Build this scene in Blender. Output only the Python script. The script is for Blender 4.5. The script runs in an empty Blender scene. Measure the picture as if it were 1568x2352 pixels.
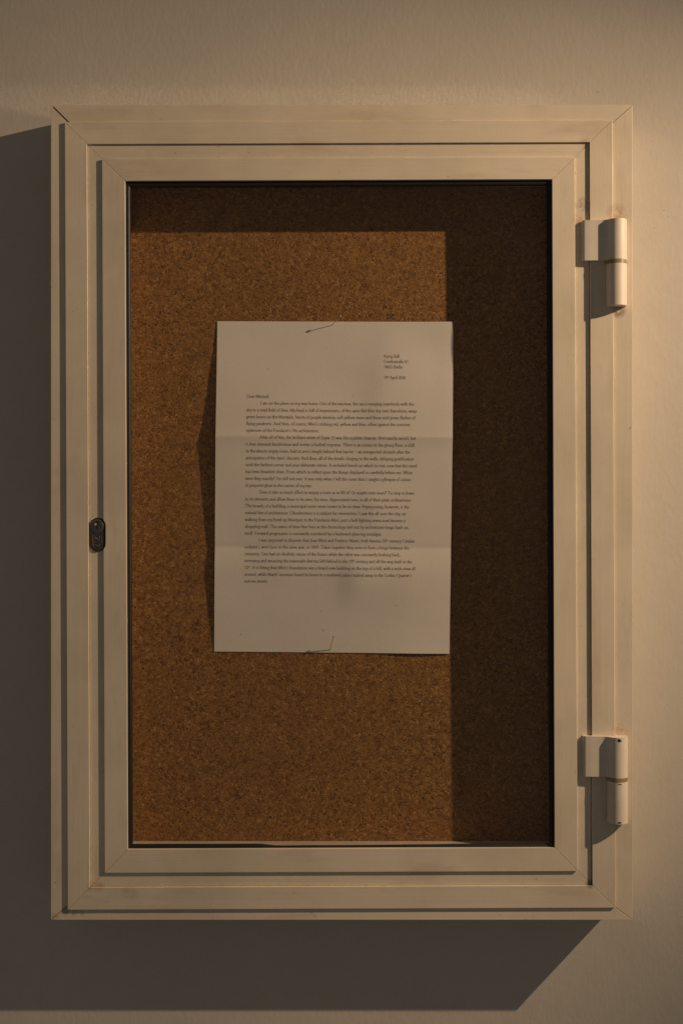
import bpy, bmesh, math, random
from mathutils import Vector, Matrix, noise

random.seed(7)
S = bpy.context.scene
C = S.collection
MM = 0.001

# ------------------------------------------------------------------ camera
# Scene unit is the metre. Wall surface is the plane Y = 0, the viewer stands at -Y.
# Helper coordinates in millimetres: x to the right, y up, z out of the wall.
CAM_D = 1048.0                      # camera to wall
FOC = 2690.0                        # photograph pixels (1568 wide) per mm * mm
cam_d = bpy.data.cameras.new('camera')
cam = bpy.data.objects.new('camera', cam_d); C.objects.link(cam)
cam.location = (0, -CAM_D*MM, 0)
cam.rotation_euler = (math.radians(90), 0, 0)
cam_d.sensor_fit = 'VERTICAL'; cam_d.sensor_height = 36.0
cam_d.lens = 36.0*FOC/2352.0
cam_d.clip_start = 0.01; cam_d.clip_end = 50
S.camera = cam

# ------------------------------------------------------------------ light
W = bpy.data.worlds.new('World'); S.world = W; W.use_nodes = True
bg = W.node_tree.nodes['Background']
bg.inputs[0].default_value = (1.0, 0.865, 0.765, 1); bg.inputs[1].default_value = 0.094

ld = bpy.data.lights.new('wall_lamp', 'SPOT')
ld.energy = 86.0
ld.color = (1.0, 0.713, 0.477)
ld.shadow_soft_size = 0.008
ld.spot_size = math.radians(60.5); ld.spot_blend = 0.72
lamp = bpy.data.objects.new('wall_lamp', ld); C.objects.link(lamp)
lamp.location = (1.190, -0.540, 0.660)
AZ, EL = math.radians(80), math.radians(-28.3)     # beam axis: swing from the wall normal, dip
aim = Vector(lamp.location) + Vector((-math.sin(AZ)*math.cos(EL), math.cos(AZ)*math.cos(EL), math.sin(EL)))
lamp.rotation_euler = (aim - Vector(lamp.location)).to_track_quat('-Z', 'Y').to_euler()

S.view_settings.view_transform = 'Standard'; S.view_settings.look = 'None'
S.view_settings.exposure = 0.0; S.view_settings.gamma = 1.0
S.view_settings.use_curve_mapping = False
S.render.engine = 'CYCLES'
S.cycles.blur_glossy = 0.0
S.cycles.caustics_reflective = True
S.cycles.use_denoising = True
S.cycles.denoising_input_passes = 'RGB_ALBEDO_NORMAL'; S.cycles.denoising_prefilter = 'NONE'
S.cycles.max_bounces = 10; S.cycles.transparent_max_bounces = 16
S.cycles.sample_clamp_indirect = 4.0
S.cycles.use_guiding = True

# ------------------------------------------------------------------ helpers
def P(x, y, z): return Vector((x*MM, -z*MM, y*MM))
def sc(z): return FOC/(CAM_D - z)
def px(x, y, z):                     # photograph pixel -> mm on the plane z
    s = sc(z); return ((x-784)/s, (1176-y)/s)
def rot(p, a, cx=0, cy=0):
    c, s = math.cos(a), math.sin(a); x, y = p[0]-cx, p[1]-cy
    return (cx + c*x - s*y, cy + s*x + c*y)

def link(name, me, mat=None, parent=None):
    o = bpy.data.objects.new(name, me); C.objects.link(o)
    if mat: me.materials.append(mat)
    if parent is not None: setpar(o, parent)
    return o
def wloc(o):
    v = Vector(o.location)
    while o.parent: o = o.parent; v = v + Vector(o.location)
    return v
def setpar(o, parent):
    w = Vector(o.location); o.parent = parent
    base = wloc(parent)
    if o.type == 'MESH' and not o.data.get('shifted'):
        # keep mesh data in world coordinates, object offset cancels the parent's place
        o.location = w - base
def obj(name, bm, mat=None, parent=None, smooth=False):
    bmesh.ops.recalc_face_normals(bm, faces=bm.faces)
    me = bpy.data.meshes.new(name); bm.to_mesh(me); bm.free()
    if smooth:
        for p in me.polygons: p.use_smooth = True
    return link(name, me, mat, parent)
def empty(name, loc, parent=None):
    o = bpy.data.objects.new(name, None); C.objects.link(o); o.empty_display_size = 0.02
    o.location = loc
    if parent is not None:
        o.parent = parent; o.location = Vector(loc) - wloc(parent)
    return o
def tag(o, label, cat=None, group=None, kind=None):
    if label: o['label'] = label
    if cat: o['category'] = cat
    if group: o['group'] = group
    if kind: o['kind'] = kind
    return o
def bevel(bm, w, seg=2, ang=25):
    es = [e for e in bm.edges if len(e.link_faces) == 2 and e.calc_face_angle(0) > math.radians(ang)]
    bmesh.ops.bevel(bm, geom=es, offset=w*MM, offset_type='OFFSET', segments=seg, profile=0.5,
                    affect='EDGES', clamp_overlap=True)
def box(bm, x0, x1, y0, y1, z0, z1):
    v = [bm.verts.new(P(x, y, z)) for z in (z0, z1) for y in (y0, y1) for x in (x0, x1)]
    for f in ((0,1,3,2),(4,6,7,5),(0,4,5,1),(2,3,7,6),(0,2,6,4),(1,5,7,3)):
        bm.faces.new([v[i] for i in f])
def prism(bm, pts, a, b, axis='y'):
    """extrude a polygon; axis y: pts are (x,z) swept in y, axis z: pts are (x,y) swept in z"""
    f = (lambda p, t: P(p[0], t, p[1])) if axis == 'y' else (lambda p, t: P(p[0], p[1], t))
    A = [bm.verts.new(f(p, a)) for p in pts]; B = [bm.verts.new(f(p, b)) for p in pts]
    n = len(pts)
    for i in range(n): bm.faces.new((A[i], A[(i+1) % n], B[(i+1) % n], B[i]))
    bm.faces.new(A); bm.faces.new(list(reversed(B)))
def tube(bm, pts, r, seg=8, cap=True):
    rings = []
    n = len(pts)
    rr = r if isinstance(r, (list, tuple)) else [r]*n
    for i, p in enumerate(pts):
        d = (pts[min(i+1, n-1)] - pts[max(i-1, 0)]).normalized()
        u = d.orthogonal().normalized(); v = d.cross(u)
        if rings:
            pu = rings[-1][1]; u = (pu - d*pu.dot(d)).normalized(); v = d.cross(u)
        rings.append(([bm.verts.new(p + (u*math.cos(t) + v*math.sin(t))*rr[i])
                       for t in [2*math.pi*k/seg for k in range(seg)]], u))
    for a, b in zip(rings, rings[1:]):
        for k in range(seg):
            bm.faces.new((a[0][k], a[0][(k+1) % seg], b[0][(k+1) % seg], b[0][k]))
    if cap:
        bm.faces.new(rings[0][0]); bm.faces.new(list(reversed(rings[-1][0])))

# ------------------------------------------------------------------ materials
class NT:
    def __init__(s, name):
        s.m = bpy.data.materials.new(name); s.m.use_nodes = True
        s.t = s.m.node_tree; s.b = s.t.nodes['Principled BSDF']; s.out = s.t.nodes['Material Output']
        s.tc = s.n('ShaderNodeTexCoord').outputs['Object']
    def n(s, t, **k):
        nd = s.t.nodes.new(t)
        for a, v in k.items(): setattr(nd, a, v)
        return nd
    def l(s, a, b): s.t.links.new(a, b)
    def vec(s, scale, rotz=0):
        m = s.n('ShaderNodeMapping'); m.inputs['Scale'].default_value = scale
        s.l(s.tc, m.inputs['Vector']); return m.outputs[0]
    def noise(s, scale, detail=3, rough=.55, v=None):
        nd = s.n('ShaderNodeTexNoise'); nd.inputs['Scale'].default_value = scale
        nd.inputs['Detail'].default_value = detail; nd.inputs['Roughness'].default_value = rough
        s.l(v if v else s.tc, nd.inputs['Vector']); return nd.outputs['Fac']
    def ramp(s, fac, stops, interp='LINEAR'):
        r = s.n('ShaderNodeValToRGB'); r.color_ramp.interpolation = interp
        e = r.color_ramp.elements
        while len(e) < len(stops): e.new(0.5)
        for el, (p, c) in zip(e, stops):
            el.position = p; el.color = (c, c, c, 1) if isinstance(c, (int, float)) else (*c, 1)
        s.l(fac, r.inputs[0]); return r.outputs[0]
    def mix(s, fac, a, b, mode='MIX'):
        m = s.n('ShaderNodeMix', data_type='RGBA', blend_type=mode)
        for i, v in ((0, fac), (6, a), (7, b)):
            if isinstance(v, (int, float)): m.inputs[i].default_value = v
            elif isinstance(v, tuple): m.inputs[i].default_value = (*v, 1)
            else: s.l(v, m.inputs[i])
        return m.outputs[2]
    def math(s, op, a, b=0.0):
        m = s.n('ShaderNodeMath', operation=op)
        for i, v in ((0, a), (1, b)):
            if isinstance(v, (int, float)): m.inputs[i].default_value = v
            else: s.l(v, m.inputs[i])
        return m.outputs[0]
    def spot(s, p, r):               # 1 near the point p (mm), falling to 0 at r (mm)
        d = s.n('ShaderNodeVectorMath', operation='DISTANCE'); s.l(s.tc, d.inputs[0])
        d.inputs[1].default_value = P(*p)
        return s.ramp(s.math('DIVIDE', d.outputs['Value'], r*MM), [(0.0, 1.0), (1.0, 0.0)])
    def bump(s, h, strength, dist, prev=None):
        b = s.n('ShaderNodeBump'); b.inputs['Strength'].default_value = strength
        b.inputs['Distance'].default_value = dist; s.l(h, b.inputs['Height'])
        if prev: s.l(prev, b.inputs['Normal'])
        return b.outputs[0]
    def set(s, **k):
        for a, v in k.items():
            i = s.b.inputs[a.replace('_', ' ')]
            if isinstance(v, (int, float)): i.default_value = v
            elif isinstance(v, tuple): i.default_value = (*v, 1)
            else: s.l(v, i)
        return s.m

def m_wall():
    t = NT('wall_paint')
    c = t.mix(t.ramp(t.noise(5, 4), [(.35, 0.0), (.7, 1.0)]), (.56, .52, .44), (.515, .482, .412))
    c = t.mix(t.ramp(t.noise(60, 3), [(.4, 0.0), (.75, .35)]), c, (.49, .45, .375))
    # dark specks left near the upper hinge and a few strays
    sp = t.ramp(t.noise(420, 2), [(.66, 0.0), (.70, 1.0)])
    msk = t.math('MAXIMUM', t.spot((278, 262, 0), 22), t.spot((266, 268, 0), 16))
    c = t.mix(t.math('MULTIPLY', t.math('MULTIPLY', sp, msk), .75), c, (.12, .085, .06))
    for p, r in (((229, 376, 0), 1.0), ((-76, 378, 0), .7), ((60, 408, 0), .6), ((288, 270, 0), 1.0),
                 ((292, 264.5, 0), .8), ((-272, -240, 0), .8)):
        c = t.mix(t.ramp(t.spot(p, r), [(.2, 0.0), (.5, .6)]), c, (.22, .17, .12))
    h1 = t.noise(270, 2, .5, t.vec((1.0, 1.0, .52)))
    h2 = t.noise(120, 3, .5, t.vec((1.0, 1.0, .75)))
    h3 = t.noise(14, 2)
    n = t.bump(h3, .03, .004)
    n = t.bump(h2, .09, .0010, n)
    n = t.bump(h1, .35, .00055, n)
    return t.set(Base_Color=c, Roughness=.72, Normal=n, Specular_IOR_Level=.3)

def _st(x, y, z, rr, col, k): q = px(x, y, z); return ((q[0], q[1], z), rr, col, k)
_G, _R = (.05, .04, .03), (.42, .22, .10)
STAINS = [_st(150, 2092, 48, 5.0, _G, .6), _st(172, 2096, 48, 4.0, _G, .45), _st(190, 2096, 48, 3.5, _G, .35), _st(128, 2105, 48, 4.0, _G, .35),
          _st(1353, 2030, 48, 5.0, _G, .7), _st(208, 2034, 48, 5.0, _R, .7), _st(228, 2037, 48, 6.0, _R, .5), _st(1413, 490, 48, 10.0, _R, .6),
          _st(1420, 715, 48, 7.0, (.16, .10, .06), .8), _st(1418, 1680, 48, 9.0, _R, .45), _st(1328, 505, 48, 7.0, _R, .5),
          _st(1338, 470, 48, 8.0, (.2, .13, .08), .5), _st(1340, 330, 48, 7.0, _R, .35), _st(300, 2050, 50, 9.0, (.40, .33, .23), .4)]
def m_paint(name, along, rough=.34, base=(.70, .620, .475), worn=(.60, .53, .405), dirt=.5, grain=1.0, coat=0.0):
    t = NT(name)
    sv = {'x': (4, 40, 700), 'z': (700, 40, 4), 'n': (60, 60, 60)}[along]
    st = t.noise(1.0, 4, .6, t.vec(sv))
    c = t.mix(t.ramp(st, [(.38, 0.0), (.72, .55)]), base, worn)
    c = t.mix(t.ramp(t.noise(11, 4, .6), [(.42, 0.0), (.72, .6)]), c, tuple(v*.84 for v in worn))
    c = t.mix(t.ramp(t.noise(260, 2), [(.72, 0.0), (.77, dirt)]), c, (.20, .14, .09))
    c = t.mix(t.ramp(t.noise(36, 5, .65, t.vec({'x': (.35, 1, 1.6), 'z': (1.6, 1, .35), 'n': (1, 1, .5)}[along])), [(.52, 0.0), (.78, dirt)]), c, (.44, .345, .235))
    # settled grime and rust runs at corners and below or above the hinges
    for q, rr, col, k in STAINS if along != 'n' else ():
        blot = t.ramp(t.noise(190, 4, .65), [(.36, 0.0), (.56, 1.0)])
        c = t.mix(t.math('MULTIPLY', t.math('MULTIPLY', t.ramp(t.spot(q, rr), [(0.0, 0.0), (.6, k)]), blot), 1.0), c, col)
    n = t.bump(st, .10*grain, .0004)
    n = t.bump(t.noise(18, 2), .12*grain, .0012, n)
    r = t.ramp(t.noise(30, 3), [(.3, rough-.06*grain), (.8, rough+.12*grain)])
    if coat: t.b.inputs['Coat Weight'].default_value = coat; t.b.inputs['Coat Roughness'].default_value = .14
    return t.set(Base_Color=c, Roughness=r, Normal=n)

def m_cork():
    t = NT('cork')
    wob = t.n('ShaderNodeTexNoise'); wob.inputs['Scale'].default_value = 420; t.l(t.tc, wob.inputs['Vector'])
    add = t.n('ShaderNodeMix', data_type='VECTOR'); add.inputs[0].default_value = .0022
    t.l(t.tc, add.inputs[4]); t.l(wob.outputs['Color'], add.inputs[5]); v = add.outputs[1]
    def vor(scale, feat='F1'):
        nd = t.n('ShaderNodeTexVoronoi', feature=feat); nd.inputs['Scale'].default_value = scale
        t.l(v, nd.inputs['Vector']); return nd
    a = vor(470); b = vor(260)
    sep = t.n('ShaderNodeSeparateColor'); t.l(a.outputs['Color'], sep.inputs[0])
    sep2 = t.n('ShaderNodeSeparateColor'); t.l(b.outputs['Color'], sep2.inputs[0])
    ca = t.ramp(sep.outputs[0], [(0, (.10, .040, .011)), (.14, (.23, .104, .026)), (.5, (.335, .160, .041)),
                                 (.82, (.40, .198, .056)), (1, (.55, .31, .12))])
    cb = t.ramp(sep2.outputs[1], [(0, (.21, .092, .023)), (.5, (.335, .160, .041)), (1, (.43, .225, .07))])
    c = t.mix(.35, ca, cb)
    edge = vor(470, 'DISTANCE_TO_EDGE')
    c = t.mix(t.ramp(edge.outputs['Distance'], [(0, .65), (.10, 0.0)]), c, (.12, .045, .010))
    c = t.mix(t.ramp(t.noise(600, 3, .6), [(.57, 0.0), (.64, .9)]), c, (.030, .013, .004))
    c = t.mix(t.ramp(t.noise(9, 4, .6), [(.35, 0.0), (.7, .35)]), c, (.245, .112, .028))
    for p, r in (((31, -191, 7), 3.2), ((44, -237, 7), 2.4), ((-15, 222, 7), 1.2), ((47, 288, 7), 2.0), ((-150, 60, 7), 1.3), ((-120, -230, 7), 1.2), ((-60, -160, 7), 1.1), ((-85, 215, 7), 1.2),
                 ((70, 220, 7), 1.1), ((-165, -120, 7), 1.3), ((10, -250, 7), 1.1), ((-140, 150, 7), 1.1), ((90, -210, 7), 1.0)):
        c = t.mix(t.ramp(t.spot(p, r), [(.25, 0.0), (.6, .75)]), c, (.06, .035, .02))
    h = t.math('ADD', t.noise(700, 3), t.math('MULTIPLY', edge.outputs['Distance'], 1.6))
    n = t.bump(h, .5, .0007)
    return t.set(Base_Color=c, Roughness=.8, Normal=n, Specular_IOR_Level=.25)

def m_paper():
    t = NT('paper')
    c = t.mix(t.ramp(t.noise(14, 3), [(.35, 0.0), (.75, 1.0)]), (.835, .768, .694), (.785, .717, .648))
    c = t.mix(t.ramp(t.noise(900, 2), [(.5, 0.0), (.9, .3)]), c, (.72, .65, .585))
    for (u, w), r in (((748, 799), .8), ((616, 848), .5), ((742, 1448), .9), ((738, 1404), .5), ((903, 910), .7),
                      ((811, 909), .5), ((780, 1172), .9), ((553, 1457), .7), ((613, 1012), .7), ((874, 1110), .8)):
        q = px(u, w, 11)
        c = t.mix(t.ramp(t.spot((q[0], q[1], 10.5), r+1.8), [(.25, 0.0), (.75, .30)]), c, (.35, .26, .18))
    n = t.bump(t.noise(1200, 2), .10, .0001)
    n = t.bump(t.noise(45, 3), .18, .0006, n)
    m = t.set(Base_Color=c, Roughness=.75, Normal=n, Specular_IOR_Level=.2)
    return m

def m_plain(name, col, rough, metal=0.0, bump=None, spec=.5):
    t = NT(name)
    c = t.mix(t.ramp(t.noise(160, 3), [(.35, 0.0), (.75, .6)]), col, tuple(v*.72 for v in col))
    k = dict(Base_Color=c, Roughness=rough, Metallic=metal, Specular_IOR_Level=spec)
    if bump: k['Normal'] = t.bump(t.noise(bump[0], 3), bump[1], bump[2])
    return t.set(**k)

def m_glass():
    t = NT('pane_glass')
    tr = t.n('ShaderNodeBsdfTransparent'); tr.inputs[0].default_value = (.97, .975, .965, 1)
    gl = t.n('ShaderNodeBsdfGlossy'); gl.inputs['Roughness'].default_value = .02
    du = t.n('ShaderNodeBsdfDiffuse'); du.inputs[0].default_value = (.6, .56, .5, 1)
    lw = t.n('ShaderNodeLayerWeight'); lw.inputs[0].default_value = .5      # thin pane: Schlick on both faces
    fr = t.math('ADD', t.math('MULTIPLY', t.math('POWER', lw.outputs['Facing'], 5.0), .97), .022)
    m1 = t.n('ShaderNodeMixShader'); t.l(fr, m1.inputs[0]); t.l(tr.outputs[0], m1.inputs[1]); t.l(gl.outputs[0], m1.inputs[2])
    m2 = t.n('ShaderNodeMixShader')          # thin film of dust on the pane
    d = t.ramp(t.noise(16, 4, .6), [(.35, .001), (.8, .005)])
    t.l(d, m2.inputs[0]); t.l(m1.outputs[0], m2.inputs[1]); t.l(du.outputs[0], m2.inputs[2])
    t.l(m2.outputs[0], t.out.inputs['Surface'])
    return t.m

M_WALL = m_wall()
M_H = m_paint('cream_paint_horizontal', 'x')
M_V = m_paint('cream_paint_vertical', 'z')
M_CASE = m_paint('cream_paint_case', 'n', rough=.5, dirt=.2, grain=.05, coat=1.0)
M_HINGE = m_paint('hinge_paint', 'n', rough=.52, base=(.69, .625, .52), worn=(.63, .56, .45), dirt=.35)
M_CORK = m_cork()
M_PAPER = m_paper()
M_RUBBER = m_plain('black_rubber', (.007, .0065, .006), .55, bump=(300, .3, .0006))
M_GLASS = m_glass()
M_INK = m_plain('printer_ink', (.055, .048, .042), .8, spec=.2)
M_LOCK = m_plain('dark_lock_metal', (.060, .056, .052), .42, .30, (500, .15, .0003))
M_LOCKLINE = m_plain('worn_lock_metal', (.5, .47, .44), .4, .5)
M_PLUG = m_plain('plug_metal', (.11, .105, .10), .35, .5)
M_BLACK = m_plain('keyway_shade', (.006, .005, .004), .6)
M_BRASS = m_plain('brass', (.80, .55, .36), .35, .3)
M_RING = m_plain('nylon_ring', (.30, .24, .13), .35)
M_STEEL = m_plain('pin_steel', (.55, .51, .47), .3, .85)
M_CHIP = m_plain('bare_chip', (.018, .015, .013), .6)

# ------------------------------------------------------------------ wall
bm = bmesh.new(); box(bm, -1500, 1800, -1300, 1500, -60, 0)
wall = obj('wall', bm, M_WALL)
tag(wall, 'cream painted wall with fine roller texture behind the display case', kind='structure')

# ------------------------------------------------------------------ the cabinet
cab = empty('display_cabinet', P(0, -348.3, 0))
tag(cab, 'cream metal wall display case with glass door and cork board', 'display case')

OUT = (-247.8, 248.2, -348.3, 347.6)          # l, r, b, t
INN = (-187.0, 183.0, -291.8, 288.7)
def cork_z(y): return 8.4 - y/290*1.1
# case: a deep box, open to the front
bm = bmesh.new()
def ringbox(bm, o, i, z0, z1):
    oc = [(o[0], o[2]), (o[1], o[2]), (o[1], o[3]), (o[0], o[3])]
    ic = [(i[0], i[2]), (i[1], i[2]), (i[1], i[3]), (i[0], i[3])]
    V = [[bm.verts.new(P(x, y, z)) for x, y in c] for c in (oc, ic) for z in (z0, z1)]
    o0, o1, i0, i1 = V
    for k in range(4):
        j = (k+1) % 4
        bm.faces.new((o0[k], o0[j], o1[j], o1[k])); bm.faces.new((i0[k], i1[k], i1[j], i0[j]))
        bm.faces.new((o1[k], o1[j], i1[j], i1[k])); bm.faces.new((o0[k], i0[k], i0[j], o0[j]))
eps = .35
ringbox(bm, (OUT[0]+eps, OUT[1]-eps, OUT[2]+eps, OUT[3]-eps), INN, .3, 43.8)
for v in bm.verts:                                   # top tilt added so its reflected glow reaches higher on the wall
    if v.co.y > -.01 and v.co.z > .34: v.co.z += .002
case = obj('case', bm, M_CASE, cab)
bm = bmesh.new(); box(bm, INN[0]-6, INN[1]+6, INN[2]-6, INN[3]+6, .5, 4.6)
obj('back_panel', bm, M_CASE, cab)
bm = bmesh.new(); box(bm, INN[0]+.15, INN[1]-.15, INN[2]+.15, INN[3]-.15, 4.7, 7.0)
for v in bm.verts:                                  # the board leans: its foot sits nearer the glass
    if v.co.y < -.006: v.co.y = -cork_z(v.co.z/MM)*MM
bmesh.ops.subdivide_edges(bm, edges=bm.edges[:], cuts=1, use_grid_fill=True)
obj('cork_board', bm, M_CORK, cab)

def rail(name, prof, side, mat, parent, ang=0.0, gap=.12, bev=.3, extra=(0, 0)):
    """one mitred length of moulding. prof: list of (rect, z) round the section; side t,b,l,r"""
    bm = bmesh.new(); A, B = [], []
    for (l, r, b, t), z in prof:
        if side == 't': p, q, d = (l, t), (r, t), (1, 0)
        if side == 'b': p, q, d = (l, b), (r, b), (1, 0)
        if side == 'l': p, q, d = (l, b), (l, t), (0, 1)
        if side == 'r': p, q, d = (r, b), (r, t), (0, 1)
        ga, gb = gap+extra[0], gap+extra[1]
        p = (p[0]+d[0]*ga, p[1]+d[1]*ga); q = (q[0]-d[0]*gb, q[1]-d[1]*gb)
        p, q = rot(p, ang), rot(q, ang)
        A.append(bm.verts.new(P(*p, z))); B.append(bm.verts.new(P(*q, z)))
    n = len(prof)
    for i in range(n): bm.faces.new((A[i], A[(i+1) % n], B[(i+1) % n], B[i]))
    bm.faces.new(A); bm.faces.new(list(reversed(B)))
    bmesh.ops.recalc_face_normals(bm, faces=bm.faces)
    if bev: bevel(bm, bev, 3)
    return obj(name, bm, mat, parent)
def four(name, prof, parent, ang, gap=.12, bev=.3, extras={}):
    return {s: rail(name, prof, s, M_H if s in 'tb' else M_V, parent, ang, gap, bev, extras.get(s, (0, 0))) for s in 'tblr'}

# outer flange round the case front
FL_IN = (-226, 224, -330, 326)
four('flange_rail', [(OUT, 44.0), (OUT, 48.0), (FL_IN, 48.0), (FL_IN, 44.0)], cab, 0, .10, .25,
     {'t': (.8, .12), 'l': (.1, .8), 'r': (.15, .15), 'b': (.15, .15)})
# raised fixed frame, set a quarter degree out of true
TILT = math.radians(.22)
FR_O = (-234.3, 231.9, -338.2, 333.2); FR_I = (-215.4, 212.3, -319.1, 314.4)
four('frame_rail', [(FR_O, 48.02), (FR_O, 50.0), (FR_I, 50.0), (FR_I, 44.0), ((-222, 219, -326, 321), 44.0), ((-222, 219, -326, 321), 48.02)],
     cab, TILT, .05, .35)

# door
door = empty('door', P(0, -319, 44.5), cab)
tag(door, 'glazed cream door with black rubber seal')
DO = (-215.2, 211.9, -318.9, 314.2); RB = (-202.7, 199.7, -306.9, 301.7); OP = (-183.1, 180.3, -286.8, 282.9)
dr = four('door_rail', [(DO, 44.2), (DO, 48.0), (RB, 48.0), (RB, 50.0), (OP, 50.0), (OP, 44.2)], door, TILT, .05, .35)
# glass
GL = (OP[0]-2, OP[1]+2, OP[2]-2, OP[3]+2)
bm = bmesh.new()
GI = (OP[0]+.4, OP[1]-.4, OP[2]+.4, OP[3]-.4)
prism(bm, [rot(p, TILT) for p in ((GI[0], GI[2]), (GI[1], GI[2]), (GI[1], GI[3]), (GI[0], GI[3]))], 43.9, 45.2, 'z')
obj('glass_pane', bm, M_GLASS, door)
# rubber seal: a strip against the door edge with a loose, wavy inner lip
def gasket():
    bm = bmesh.new()
    N = 90
    outer, inner, mid = [], [], []
    GO = (OP[0]+.1, OP[1]-.1, OP[2]+.1, OP[3]-.1)
    wl, wr, wb, wt = 3.7, 4.0, 3.1, 4.6
    def wob(s, k):
        n1 = noise.noise(Vector((s*.012, k*7.3, 1.7))); n2 = noise.noise(Vector((s*.05, k*3.1, 9.2)))
        return n1*.75 + n2*.18
    def bottomw(x):
        w = wb + .55*wob(x, 3)
        if x > -70: w -= 1.5*min(1, (x+70)/12)
        if x > 20: w += .75*min(1, (x-20)/90)
        return w
    GI2 = (GO[0]+wl, GO[1]-wr, GO[2]+wb, GO[3]-wt)
    def lerp(a, b, t): return a+(b-a)*t
    for side in 'btrl':
        rows = []
        for i in range(N+1):
            t = i/N
            if side == 'b':
                x = lerp(GO[0], GO[1], t); xi = lerp(GI2[0], GI2[1], t)
                o = (x, GO[2]); q = (xi, GO[2]+bottomw(xi)); f = (lerp(x, xi, .45), GO[2]+bottomw(xi)*.45)
            elif side == 't':
                x = lerp(GO[0], GO[1], t); xi = lerp(GI2[0], GI2[1], t)
                w = wt + .25*wob(xi, 1); o = (x, GO[3]); q = (xi, GO[3]-w); f = (lerp(x, xi, .45), GO[3]-w*.45)
            elif side == 'l':
                y = lerp(GO[2], GO[3], t); yi = lerp(GI2[2], GI2[3], t)
                w = wl + .14*wob(yi, 5); o = (GO[0], y); q = (GO[0]+w, yi); f = (GO[0]+w*.45, lerp(y, yi, .45))
            else:
                y = lerp(GO[2], GO[3], t); yi = lerp(GI2[2], GI2[3], t)
                w = wr + .12*wob(yi, 8); o = (GO[1], y); q = (GO[1]-w, yi); f = (GO[1]-w*.45, lerp(y, yi, .45))
            rows.append([bm.verts.new(P(*rot(o, TILT), 45.25)), bm.verts.new(P(*rot(o, TILT), 47.2)),
                         bm.verts.new(P(*rot(f, TILT), 47.6)), bm.verts.new(P(*rot(q, TILT), 46.1)),
                         bm.verts.new(P(*rot(q, TILT), 45.25))])
        for a, b in zip(rows, rows[1:]):
            for k in range(4): bm.faces.new((a[k], a[k+1], b[k+1], b[k]))
    return bm
obj('rubber_seal', gasket(), M_RUBBER, door, smooth=True)

# ------------------------------------------------------------------ hinges
def arc(cx, cz, r, a0, a1, n):
    return [(cx + r*math.cos(math.radians(a0+(a1-a0)*i/n)), cz + r*math.sin(math.radians(a0+(a1-a0)*i/n))) for i in range(n+1)]
def make_hinge(dx, dy, label):
    h = empty('hinge', P(224+dx, 170+dy, 50), cab); tag(h, label)
    cx, cz, r = 233.4+dx, 51.7, 8.7
    top, seam, low = 248.0+dy, 212.2+dy, 175.0+dy
    lf = 204.6+dx
    # leaf flowing into the upper knuckle
    prof = [(lf, 48.15), (lf, 50.6)] + arc(lf+2.4, 50.6, 2.4, 180, 95, 6)[1:] + [(lf+8, 53.3), (cx-13.2, 53.6)]
    prof += [(cx-10.4, 54.0), (cx-8.9, 54.9), (cx-7.6, 56.2)] + arc(cx, cz, r, 142, -10, 24)
    prof += [(cx+8.3, 48.1), (cx-1.3, 48.1), (cx-1.3, 50.15), (lf+8.6, 50.15), (lf+8.4, 48.15)]
    bm = bmesh.new(); prism(bm, prof, seam+1.6, top)
    bevel(bm, .45, 2, 50)
    obj('leaf', bm, M_HINGE, h, smooth=False)
    # ring between the knuckles
    bm = bmesh.new(); prism(bm, arc(cx, cz, r+.15, 190, -14, 26) + [(cx+8.4, 48.1), (cx-1.3, 48.1), (cx-1.3, 50.15), (cx-8.6, 50.15)], seam-1.7, seam+1.5)
    obj('ring', bm, M_RING, h)
    # lower knuckle with its narrow foot on the frame
    prof = arc(cx, cz, r, 188, -12, 26) + [(cx+8.3, 48.1), (cx-1.3, 48.1), (cx-1.3, 50.15), (cx-8.5, 50.15)]
    bm = bmesh.new(); prism(bm, prof, low, seam-1.8)
    bevel(bm, .5, 2, 50)
    obj('knuckle', bm, M_HINGE, h)
    for o in h.children:
        for p in o.data.polygons: p.use_smooth = True
        m = o.modifiers.new('edge', 'EDGE_SPLIT'); m.split_angle = math.radians(28)
    return h, cx, cz, r, top, seam, low
make_hinge(0, 0, 'clean painted upper hinge')
h2, cx, cz, r, top, seam, low = make_hinge(.8, -438.6, 'lower hinge with chipped paint')
def chip(parent, ang, yc, w, hgt, seed):
    rnd = random.Random(seed); bm = bmesh.new(); n = 12; pts = []
    for k in range(n):
        t = 2*math.pi*k/n; m = .6+.4*rnd.random()
        a = math.radians(ang) + w*m*math.cos(t)/2/r; y = yc + hgt/2*m*math.sin(t)
        pts.append((a, y))
    mk = lambda a, y, rr: bm.verts.new(P(cx + rr*math.cos(a), y, cz + rr*math.sin(a)))
    T = [mk(a, y, r+.05) for a, y in pts]; c = mk(math.radians(ang), yc, r+.07)
    for k in range(n): bm.faces.new((T[k], T[(k+1) % n], c))
    obj('paint_chip', bm, M_CHIP, parent)
chip(h2, 91, top-2.6, 4.2, 3.0, 1); chip(h2, 93, top-1.6, 3.0, 1.6, 5); chip(h2, 89, seam-3.4, 4.4, 1.1, 2)
chip(h2, 90, low+1.4, 5.0, 1.8, 3)

# ------------------------------------------------------------------ lock
LX, LY = -208.1, -19.5
def stadium(cx, cy, hw, hh, n=14):
    p = [(cx+hw*math.cos(math.pi*k/n), cy+hh-hw+hw*math.sin(math.pi*k/n)) for k in range(n+1)]
    return p + [(cx-hw*math.cos(math.pi*k/n), cy-hh+hw-hw*math.sin(math.pi*k/n)) for k in range(n+1)]
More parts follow.
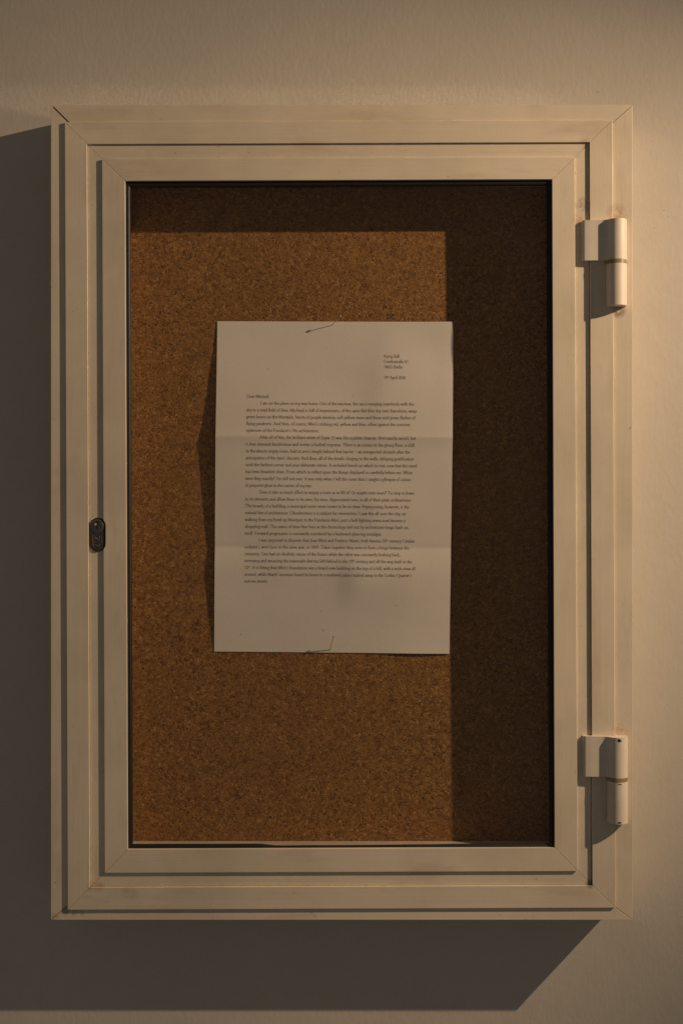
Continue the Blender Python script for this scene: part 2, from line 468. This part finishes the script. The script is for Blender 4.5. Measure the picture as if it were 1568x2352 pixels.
# cut the lock hole through the left door rail
bm = bmesh.new(); prism(bm, stadium(LX+.45, LY+.1, 7.05, 14.6), 43, 52, 'z')
bmesh.ops.recalc_face_normals(bm, faces=bm.faces)
cm = bpy.data.meshes.new('cut'); bm.to_mesh(cm); bm.free(); cut = bpy.data.objects.new('cut', cm); C.objects.link(cut)
left = dr['l']; md = left.modifiers.new('hole', 'BOOLEAN'); md.object = cut; md.operation = 'DIFFERENCE'; md.solver = 'EXACT'
bpy.context.view_layer.update()
# the boolean is evaluated in world space; both meshes carry world coordinates
dg = bpy.context.evaluated_depsgraph_get(); new = bpy.data.meshes.new_from_object(left.evaluated_get(dg))
left.modifiers.clear(); left.data = new; bpy.data.objects.remove(cut, do_unlink=True)

lock = empty('lock', P(LX, LY-14, 46), cab); tag(lock, 'dark oval cylinder lock with keyhole')
bm = bmesh.new(); prism(bm, stadium(LX, LY, 6.55, 14.2), 43.9, 49.15, 'z'); bevel(bm, .35, 2, 50)
obj('lock_body', bm, M_LOCK, lock)
PX, PY = LX-.1, LY+7.4
bm = bmesh.new(); prism(bm, [(PX+5.3*math.cos(t), PY+5.3*math.sin(t)) for t in [2*math.pi*k/36 for k in range(36)]], 49.0, 49.45, 'z'); bevel(bm, .2, 2, 50)
plug = obj('plug', bm, M_PLUG, lock)
bm = bmesh.new()
circ = [P(PX+5.35*math.cos(t), PY+5.35*math.sin(t), 49.3) for t in [2*math.pi*k/40 for k in range(41)]]
tube(bm, circ, .13*MM, 6, False)
obj('plug_rim', bm, M_LOCKLINE, lock, True)
bm = bmesh.new()
kh = [(PX-1.1, PY+1.3), (PX-1.35, PY+2.6), (PX-.9, PY+4.0), (PX+.3, PY+4.5), (PX+1.4, PY+3.9), (PX+1.7, PY+2.4), (PX+1.2, PY+1.0),
      (PX+.65, PY+.4), (PX+.6, PY-2.6), (PX-.6, PY-2.6), (PX-.6, PY+.5)]
prism(bm, kh, 49.3, 49.49, 'z'); obj('keyhole', bm, M_BLACK, lock)  # raised black plate: the recess's shade is put into its colour
bm = bmesh.new(); prism(bm, [(PX-1.5, PY+.5), (PX-2.1, PY+1.7), (PX-1.5, PY+2.8), (PX-.1, PY+2.4), (PX-.1, PY+1.3), (PX-.9, PY+.4)], 49.4, 49.58, 'z')
obj('brass_glint', bm, M_BRASS, lock)  # brass piece, its bright colour standing in for a glint in the keyway
# scratched emblem: an open rounded shield with two zigzags
bm = bmesh.new()
def stroke(pts, r=.14): tube(bm, [P(LX+x, LY+y, 49.2) for x, y in pts], r*MM, 5)
stroke([(-3.4, .3), (-3.7, -2.5), (-3.6, -7.5), (-3.1, -9.6), (-2.2, -10.3)])
stroke([(4.0, -.4), (4.2, -3.5), (4.1, -6.5)], .07)
stroke([(-1.7, -3.4), (-1.7, -1.8), (.6, -4.2)]); stroke([(2.0, -.9), (2.0, -3.0)])
stroke([(2.0, -3.4), (1.2, -4.6)], .07); stroke([(-1.7, -5.2), (-1.7, -6.6)])
stroke([(-1.9, -7.6), (.3, -9.6)]); stroke([(1.9, -7.4), (1.9, -10.0)]); stroke([(.3, -9.6), (1.7, -7.5)], .07)
obj('emblem', bm, M_LOCKLINE, lock)

# ------------------------------------------------------------------ the letter
CORNER = {k: px(*v, 10) for k, v in dict(tl=(499, 737), tr=(1041, 739), bl=(492, 1496.5), br=(1031.5, 1501.5)).items()}
PROFILE = [(0, .35), (.09, 1.2), (.226, 3.5), (.32, 5.7), (.348, 6.95), (.352, 6.95), (.38, 5.95), (.53, 4.7), (.60, 4.0), (.66, 3.25), (.680, 2.65), (.684, 2.65), (.71, 3.5), (.75, 3.9), (.835, 2.7), (.92, 1.3), (1, .35)]
def prof(v):
    for (a, za), (b, zb) in zip(PROFILE, PROFILE[1:]):
        if v <= b: return za+(zb-za)*max(0, (v-a))/(b-a)
    return PROFILE[-1][1]
def sprof(v):
    if abs(v-.35) < .012 or abs(v-.682) < .012: return prof(v)
    k = .02; return (prof(max(0, v-k))+prof(v)*2+prof(min(1, v+k)))/4
def gauss(d, w): return math.exp(-(d/w)**2)
def paper_z(u, v):
    b0 = cork_z(170-295*v)
    z = b0 + .3 + sprof(v)
    um = 1 - .25*math.sin(math.pi*u)*gauss(v-.15, .25)
    z = b0 + .3 + (z-b0-.3)*um
    edge = min(1, 6*min(v, 1-v)+.15)
    z += edge*1.35*noise.noise(Vector((u*2.2, v*2.4, 4.1))) + edge*.3*noise.noise(Vector((u*5.5, v*6, 1.1)))
    # soft dents: diagonal buckle through the lower middle, one at the upper middle
    d = (u-.545) - .16*(.84-v)
    z += 2.5*gauss(v-.77, .075)/(1+math.exp(-(d)/.020))*gauss(max(0, d), .30)
    d2 = (u-.66) + .1*(v-.2)
    z += 2.3*gauss(v-.2, .17)/(1+math.exp(-d2/.030))*gauss(max(0, d2), .24)
    d3 = (u-.62)-.25*(v-.55)
    z += 1.2*gauss(v-.56, .07)/(1+math.exp(-d3/.025))*gauss(max(0, d3), .2)
    z += .35*gauss(u-.98, .06)*gauss(v-.3, .25)
    z += 1.5*gauss(u-.86, .14)*max(0, (v-.9)/.1)**2           # lower right edge lifts
    c = (u-.991)*1.0 - max(0, v-.0)*.21                        # dog-eared upper right corner
    if c > 0 : z -= c*210*1.15
    z += 1.6*gauss(u-1, .14)*gauss(v, .06)
    return max(z, b0+.13)
def paper_xy(u, v):
    t = [CORNER['tl'][i]*(1-u)+CORNER['tr'][i]*u for i in (0, 1)]
    b = [CORNER['bl'][i]*(1-u)+CORNER['br'][i]*u for i in (0, 1)]
    return t[0]*(1-v)+b[0]*v, t[1]*(1-v)+b[1]*v
def paper_uv(x, y):
    u = v = .5
    for _ in range(6):
        X, Y = paper_xy(u, v); u += (x-X)/209.; v -= (y-Y)/293.
    return u, v
letter = empty('letter', P(*paper_xy(.5, 1), 7.5))
tag(letter, 'folded white sheet with typed letter pinned to the cork board', 'letter')
bm = bmesh.new(); NU, NV = 84, 150
us = sorted(set([i/NU for i in range(NU+1)] + [.985, .99, .9915, .994, .997]))
vs = sorted(set([i/NV for i in range(NV+1)] + [.344, .348, .35, .352, .356, .676, .680, .682, .684, .688]))
F = [[bm.verts.new(P(*paper_xy(u, v), paper_z(u, v))) for u in us] for v in vs]
G = [[bm.verts.new(P(*paper_xy(u, v), paper_z(u, v)-.1)) for u in us] for v in vs]
for j in range(len(vs)-1):
    for i in range(len(us)-1):
        bm.faces.new((F[j][i], F[j][i+1], F[j+1][i+1], F[j+1][i]))
        bm.faces.new((G[j][i], G[j+1][i], G[j+1][i+1], G[j][i+1]))
for j in range(len(vs)-1):
    for i in (0, len(us)-1): bm.faces.new((F[j][i], F[j+1][i], G[j+1][i], G[j][i]))
for i in range(len(us)-1):
    for j in (0, len(vs)-1): bm.faces.new((F[j][i], F[j][i+1], G[j][i+1], G[j][i]))
sheet = obj('paper_sheet', bm, M_PAPER, letter, smooth=True)
m = sheet.modifiers.new('edge', 'EDGE_SPLIT'); m.split_angle = math.radians(40)

# a small old-style serif alphabet drawn with a broad pen: c smooth stroke, l straight stroke, s serif, o dot
GL_ = {
'a': (400, "c 85,325 150,395 230,400 290,365 305,280 305,90 335,15 390,30;c 305,240 190,205 90,150 70,80 115,5 205,15 305,85"),
'b': (485, "l 45,655 110,690;l 110,690 110,30;c 110,300 190,385 290,395 400,320 420,195 360,50 240,-5 110,40"),
'c': (400, "c 350,320 290,390 205,392 100,320 70,190 120,50 220,-5 300,20 375,85"),
'd': (500, "l 305,655 370,690;l 370,690 370,20;c 370,330 300,392 220,392 105,325 70,190 115,45 215,-5 300,25 370,90;s 395,8,50"),
'e': (395, "c 78,238 330,262 300,365 210,398 110,340 70,200 120,50 220,-5 300,25 368,90"),
'f': (290, "c 345,640 295,690 225,680 165,600 150,470 150,10;l 50,390 295,390;s 150,5,85"),
'g': (430, "c 210,395 115,370 90,280 130,190 210,165 305,200 330,285 290,370 210,395;c 150,175 90,115 140,65 280,35 375,-30 345,-140 220,-210 90,-190 50,-110 115,-15;l 300,372 425,388"),
'h': (500, "l 40,655 105,690;l 105,690 105,10;c 105,285 185,370 280,392 375,330 390,200 390,10;s 105,5,75;s 390,5,75"),
'i': (245, "l 55,360 120,395;l 120,395 120,10;s 120,5,75;o 115,580"),
'j': (235, "l 60,360 125,395;c 125,395 125,0 110,-130 50,-220 -20,-200;o 120,580"),
'k': (470, "l 40,655 105,690;l 105,690 105,10;l 105,190 330,380;l 190,255 400,20;s 105,5,75;s 330,390,70;s 410,5,65"),
'l': (240, "l 50,655 115,690;l 115,690 115,10;s 115,5,75"),
'm': (755, "l 40,360 105,395;l 105,395 105,10;c 105,285 185,370 270,392 350,330 365,200 365,10;c 365,285 445,370 540,392 630,330 645,200 645,10;s 105,5,70;s 365,5,65;s 645,5,70"),
'n': (505, "l 40,360 105,395;l 105,395 105,10;c 105,285 185,370 280,392 375,330 390,200 390,10;s 105,5,75;s 390,5,75"),
'o': (480, "c 240,395 120,345 72,195 120,45 240,-5 360,45 408,195 360,345 240,395"),
'p': (490, "l 40,355 105,395;l 105,395 105,-240;c 105,300 190,385 290,395 400,320 420,195 360,50 240,-5 105,50;s 105,-243,80"),
'q': (490, "c 370,330 300,392 220,392 105,325 70,190 115,45 215,-5 300,25 370,90;l 370,400 370,-240;s 370,-243,80"),
'r': (335, "l 40,360 105,395;l 105,395 105,10;c 105,270 160,360 230,395 310,370;s 115,5,85"),
's': (345, "c 275,320 230,390 150,390 80,320 115,235 220,175 285,100 230,10 140,-5 75,30 60,95"),
't': (300, "c 145,500 145,300 145,100 175,10 230,0 300,50;l 50,390 285,390;l 145,500 55,395"),
'u': (495, "l 35,375 100,390;c 100,390 100,150 130,30 210,0 310,30 375,100;l 375,390 375,20;l 300,378 375,390;s 405,8,50"),
'v': (440, "l 75,385 225,5;l 225,5 370,385;s 75,390,70;s 370,390,65"),
'w': (660, "l 75,385 205,5;l 205,5 330,385;l 330,385 460,5;l 460,5 590,385;s 75,390,65;s 330,390,60;s 590,390,65"),
'x': (430, "l 85,385 350,10;l 350,385 75,10;s 85,390,65;s 345,390,60;s 75,5,65;s 350,5,70"),
'y': (420, "l 75,385 220,20;l 365,385 190,-90;c 190,-90 120,-220 40,-200;s 75,390,68;s 365,390,62"),
'z': (400, "l 70,385 330,385;l 330,385 65,8;l 65,8 345,8;l 70,385 65,300;l 345,8 360,100"),
'A': (680, "l 340,660 110,10;l 340,660 580,10;l 190,230 480,230;s 100,5,75;s 585,5,90"),
'B': (590, "l 140,640 140,10;c 140,640 330,645 420,560 400,420 250,345 140,340;c 250,345 430,320 510,190 430,40 280,5 140,10;s 130,640,80;s 130,5,80"),
'C': (650, "c 560,500 500,620 370,650 180,580 80,330 170,90 360,-10 500,40 590,150"),
'D': (750, "l 140,640 140,10;c 140,640 400,650 600,560 670,330 590,90 400,10 140,10;s 130,640,80;s 130,5,80"),
'E': (590, "l 140,640 140,10;l 140,640 500,640;l 140,335 420,335;l 140,10 520,10;l 500,640 505,540;l 520,10 545,130;l 420,390 420,280;s 120,640,70;s 120,5,70"),
'F': (550, "l 140,640 140,10;l 140,640 490,640;l 140,330 410,330;l 490,640 495,530;l 410,385 410,275;s 120,640,70;s 140,5,90"),
'G': (750, "c 600,520 520,630 370,650 180,580 80,330 170,90 370,-10 520,20 620,80;l 620,280 620,60;s 620,285,85"),
'H': (760, "l 150,640 150,10;l 610,640 610,10;l 150,340 610,340;s 150,640,85;s 150,5,85;s 610,640,85;s 610,5,85"),
'I': (345, "l 170,640 170,10;s 170,640,90;s 170,5,90"),
'J': (330, "c 180,640 180,100 150,-80 60,-160 10,-120;s 180,640,90"),
'K': (690, "l 150,640 150,10;l 150,310 500,630;l 260,400 610,15;s 150,640,85;s 150,5,85;s 510,640,75;s 620,5,85"),
'L': (570, "l 150,640 150,10;l 150,10 500,10;l 500,10 530,140;s 150,640,85;s 120,5,70"),
'M': (840, "l 150,640 120,10;l 150,640 420,40;l 420,40 690,640;l 690,640 720,10;s 125,640,70;s 715,640,70;s 120,5,80;s 720,5,85"),
'N': (760, "l 160,630 160,10;l 160,630 610,10;l 610,10 610,640;s 125,640,80;s 160,5,80;s 610,640,85"),
'O': (760, "c 380,655 180,580 80,325 180,70 380,-10 580,70 680,325 580,580 380,655"),
'P': (560, "l 140,640 140,10;c 140,640 380,650 480,540 460,390 320,310 140,320;s 130,640,80;s 140,5,90"),
'Q': (760, "c 380,655 180,580 80,325 180,70 380,-10 580,70 680,325 580,580 380,655;c 400,0 560,-150 760,-190 880,-160"),
'R': (640, "l 140,640 140,10;c 140,640 370,650 460,550 440,400 300,325 140,325;l 290,325 560,15;s 130,640,80;s 140,5,90;s 580,5,70"),
'S': (490, "c 390,530 330,640 210,645 110,560 150,430 300,320 410,200 350,40 210,-10 110,40 80,150"),
'T': (660, "l 330,640 330,10;l 60,640 600,640;l 60,640 45,520;l 600,640 615,520;s 330,5,95"),
'U': (740, "c 150,640 150,220 220,40 370,-10 530,50 590,220 590,640;s 150,640,85;s 590,640,75"),
'V': (690, "l 110,630 350,0;l 350,0 580,630;s 110,640,85;s 580,640,75"),
'W': (960, "l 100,630 300,0;l 300,0 480,630;l 480,630 680,0;l 680,0 870,630;s 100,640,80;s 480,640,80;s 870,640,75"),
'Y': (620, "l 80,630 310,310;l 310,310 540,630;l 310,310 310,10;s 80,640,80;s 540,640,70;s 310,5,90"),
'0': (470, "c 235,630 120,540 80,315 120,90 235,-5 350,90 390,315 350,540 235,630"),
'1': (470, "l 140,560 245,620;l 245,620 245,10;s 245,5,95"),
'2': (470, "c 90,510 150,610 240,625 350,550 340,400 220,220 70,20;l 70,20 390,20;l 390,20 420,110"),
'3': (470, "c 100,540 170,620 250,620 340,540 300,400 170,340;c 170,340 330,320 380,190 300,30 170,-5 70,50"),
'4': (470, "l 310,620 60,190;l 60,190 420,190;l 310,620 310,10;s 310,5,70"),
'5': (470, "l 370,620 150,620;l 150,620 130,360;c 130,360 280,380 380,280 370,110 250,-5 130,0 70,50"),
'6': (470, "c 380,625 200,540 90,330 90,120 200,-5 330,40 390,190 320,340 210,370 100,300"),
'7': (470, "l 80,610 410,610;l 410,610 200,0;l 80,610 60,510"),
'8': (470, "c 235,630 120,570 130,440 240,340 370,220 360,60 235,-5 100,60 95,200 230,330 350,450 340,570 235,630"),
'9': (470, "c 370,320 270,240 150,270 80,420 150,580 270,630 370,520 380,320 280,110 100,-10"),
'.': (225, "o 110,30"), ',': (225, "o 110,35;l 125,20 80,-110"), "'": (200, "o 95,640;l 110,640 70,510"),
'?': (360, "c 80,530 130,640 220,640 290,540 220,400 160,300 160,190;o 160,30"),
'-': (270, "l 40,230 230,230"), '–': (520, "l 20,235 500,235"), ' ': (235, ""),
'ß': (520, "c 110,10 110,480 160,640 270,690 360,610 330,470 270,400 380,300 430,160 370,20 260,-5 200,40;s 105,5,70"),
}
GL_['ï'] = (245, GL_['i'][1].replace(';o 115,580', '') + ';o 60,570;o 185,570')
GL_['ó'] = (480, GL_['o'][1] + ';l 235,480 320,630')
GL_['è'] = (395, GL_['e'][1] + ';l 150,630 235,480')
def crom(p, n):
    out = []
    for i in range(len(p)-1):
        a, b, c, d = p[max(0, i-1)], p[i], p[i+1], p[min(len(p)-1, i+2)]
        for k in range(n):
            t = k/n
            out.append(tuple(.5*((2*b[j]) + (c[j]-a[j])*t + (2*a[j]-5*b[j]+4*c[j]-d[j])*t*t + (3*b[j]-a[j]-3*c[j]+d[j])*t**3) for j in (0, 1)))
    return out+[p[-1]]
NIB = math.radians(22); THICK, THIN = 70.0, 27.0
def glyph(ch):
    adv, s = GL_[ch]; polys = []
    for part in s.split(';'):
        if not part: continue
        k, rest = part[0], part[2:]
        if k == 's':
            x, y, w = map(float, rest.split(',')); polys.append([(x-w, y-13), (x+w, y-13), (x+w, y+13), (x-w, y+13)])
        elif k == 'o':
            x, y = map(float, rest.split(',')); polys.append([(x+46*math.cos(a), y+46*math.sin(a)) for a in [math.pi*2*i/8 for i in range(8)]])
        else:
            p = [tuple(map(float, q.split(','))) for q in rest.split()]
            if k == 'c': p = crom(p, 3)
            L, R = [], []
            for i, q in enumerate(p):
                a, b = p[max(0, i-1)], p[min(len(p)-1, i+1)]
                dx, dy = b[0]-a[0], b[1]-a[1]; d = math.hypot(dx, dy) or 1
                th = math.atan2(dy, dx); w = (THIN + (THICK-THIN)*abs(math.sin(th+NIB)))/2
                L.append((q[0]-dy/d*w, q[1]+dx/d*w)); R.append((q[0]+dy/d*w, q[1]-dx/d*w))
            for i in range(len(p)-1): polys.append([R[i], R[i+1], L[i+1], L[i]])
    return adv, polys
GC = {}
def layout(txt):
    out, x, i = [], 0.0, 0
    while i < len(txt):
        sup = txt[i] == '^'
        if sup: i += 1
        ch = txt[i]
        if ch not in GC: GC[ch] = glyph(ch)
        adv, polys = GC[ch]; k, dy = (.55, 270) if sup else (1.0, 0)
        for p in polys: out.append([(x+a*k, b*k+dy) for a, b in p])
        x += adv*k; i += 1
    return out, x
EM = 4.2/1000
SLANT = math.radians(-.42)
def text_line(txt, x0, x1, yc):
    """x0, x1: ends of the line, yc: middle of the small letters at the left end (photograph pixels)"""
    polys, w = layout(txt)
    a = px(x0, yc, 11); b = px(x1, yc, 11)
    k = (b[0]-a[0])/w; base = (a[0], a[1]-.2*4.2)
    bm = bmesh.new()
    for p in polys:
        vs_ = []
        for gx, gy in p:
            X, Y = rot((gx*k, gy*EM), SLANT); X += base[0]; Y += base[1]
            vs_.append(bm.verts.new(P(X, Y, paper_z(*paper_uv(X, Y))+.13)))
        bm.faces.new(vs_)
    me = bpy.data.meshes.new('text_line'); 
    for f in bm.faces:
        f.normal_update()
        if f.normal.y > 0: f.normal_flip()
    bm.to_mesh(me); bm.free()
    return link('text_line', me, M_INK, letter)
BODY = [
(567, 619, "Dear Michael,"),
(598, 950, "I am on the plane on my way home. Out of the window, the sea is merging seamlessly with the"),
(566.5, 956, "sky in a total field of blue. My head is full of impressions, of the same flat blue sky over Barcelona, waxy"),
(566.5, 953, "green leaves on the Montjuïc, bursts of purple wisteria, soft yellow stone and those acid green flashes of"),
(566, 941, "flying parakeets. And then, of course, Miró's striking red, yellow and blue, offset against the concrete"),
(566, 733, "optimism of the Fundació's 70s architecture."),
(597, 954, "After all of this, the brilliant white of Espai 13 was like a palate cleanser. Not exactly sacred, but"),
(565.5, 951, "it does demand deceleration and invites a hushed response. There is an iciness to the glossy floor, a chill"),
(565.5, 941, "to the almost empty room, held at arm's length behind that barrier – an unexpected obstacle after the"),
(565, 950, "anticipation of the stairs' descent. And then, all of the details clinging to the walls, delaying gratification"),
(565, 957, "until the farthest corner and your elaborate vitrine. A secluded bench on which to rest, now that the mind"),
(565, 946, "has been bleached clean. From which to reflect upon the things displayed so carefully before me. What"),
(564.5, 945, "were they exactly? I'm still not sure. It was only when I left the room that I caught a glimpse of colour."),
(564.5, 717, "A pinpoint glow in the corner of my eye."),
(596, 951, "Does it take as much effort to empty a room as to fill it? Or maybe even more? To strip it down"),
(564, 945, "to its elements and allow these to be seen, for once. Appreciated even, in all of their plain ordinariness."),
(563.5, 939, "The bowels of a building, a municipal room never meant to be on view. Repurposing, however, is the"),
(563.5, 932, "natural fate of architecture. Obsolescence is a catalyst for reinvention. I saw this all over the city, on"),
(563, 930, "walking from my hotel up Montjuïc to the Fundació Miró, past a bull-fighting arena now become a"),
(563, 937, "shopping mall. The seams of time blur here as the chronology laid out by architecture loops back on"),
(562.5, 876, "itself. Forward progression is constantly countered by a backward-glancing nostalgia."),
(594, 952, "I was surprised to discover that Joan Miró and Frederic Marès, both famous 20^t^h century Catalan"),
(562, 939, "sculptors, were born in the same year, in 1893. Taken together they seem to form a hinge between the"),
(562, 919, "centuries. One had an idealistic vision of the future while the other was constantly looking back,"),
(561.5, 946, "surveying and amassing the manmade detritus left behind in the 19^t^h century and all the way back to the"),
(561.5, 953, "12^t^h. It is fitting that Miró's foundation was a brand-new building on the top of a hill, with a wide view all"),
(561.5, 945, "around, while Marès' museum found its home in a medieval palace tucked away in the Gothic Quarter's"),
(561, 616, "narrow streets."),
]
for i, (x0, x1, s) in enumerate(BODY): text_line(s, x0, x1, 911.5 + 15.70*i)
for s, x1, y in (("Kirsty Bell", 917, 819.5), ("Goethestraße 63", 937, 831.5), ("10625 Berlin", 924, 844), ("19^t^h April 2026", 931, 868.5)):
    text_line(s, 881, x1, y)
text_line("...", 906, 917, 1389)

# ------------------------------------------------------------------ pins
def pin(base_px, head_off, h, label):
    bx, by = px(*base_px, 9); u, v = paper_uv(bx, by); zb = paper_z(u, v)
    hd = (bx+head_off[0], by+head_off[1], zb+h)
    a, b = P(bx, by, zb), P(*hd); d = (b-a).normalized()
    p = empty('pin', a); tag(p, label, 'pin', 'steel pins holding the letter')
    bm = bmesh.new(); tube(bm, [a - d*1.5*MM, b], .30*MM, 8); obj('shaft', bm, M_STEEL, p, True)
    bm = bmesh.new(); bmesh.ops.create_uvsphere(bm, u_segments=12, v_segments=8, radius=1.0*MM, matrix=Matrix.Translation(b))
    obj('head', bm, M_STEEL, p, True)
pin((762, 747), (7.4, 6.2), 12.4, 'thin steel pin slanting up at the top edge of the letter')
pin((757, 1493), (3.5, 13.2), 10.2, 'thin steel pin slanting up at the bottom edge of the letter')
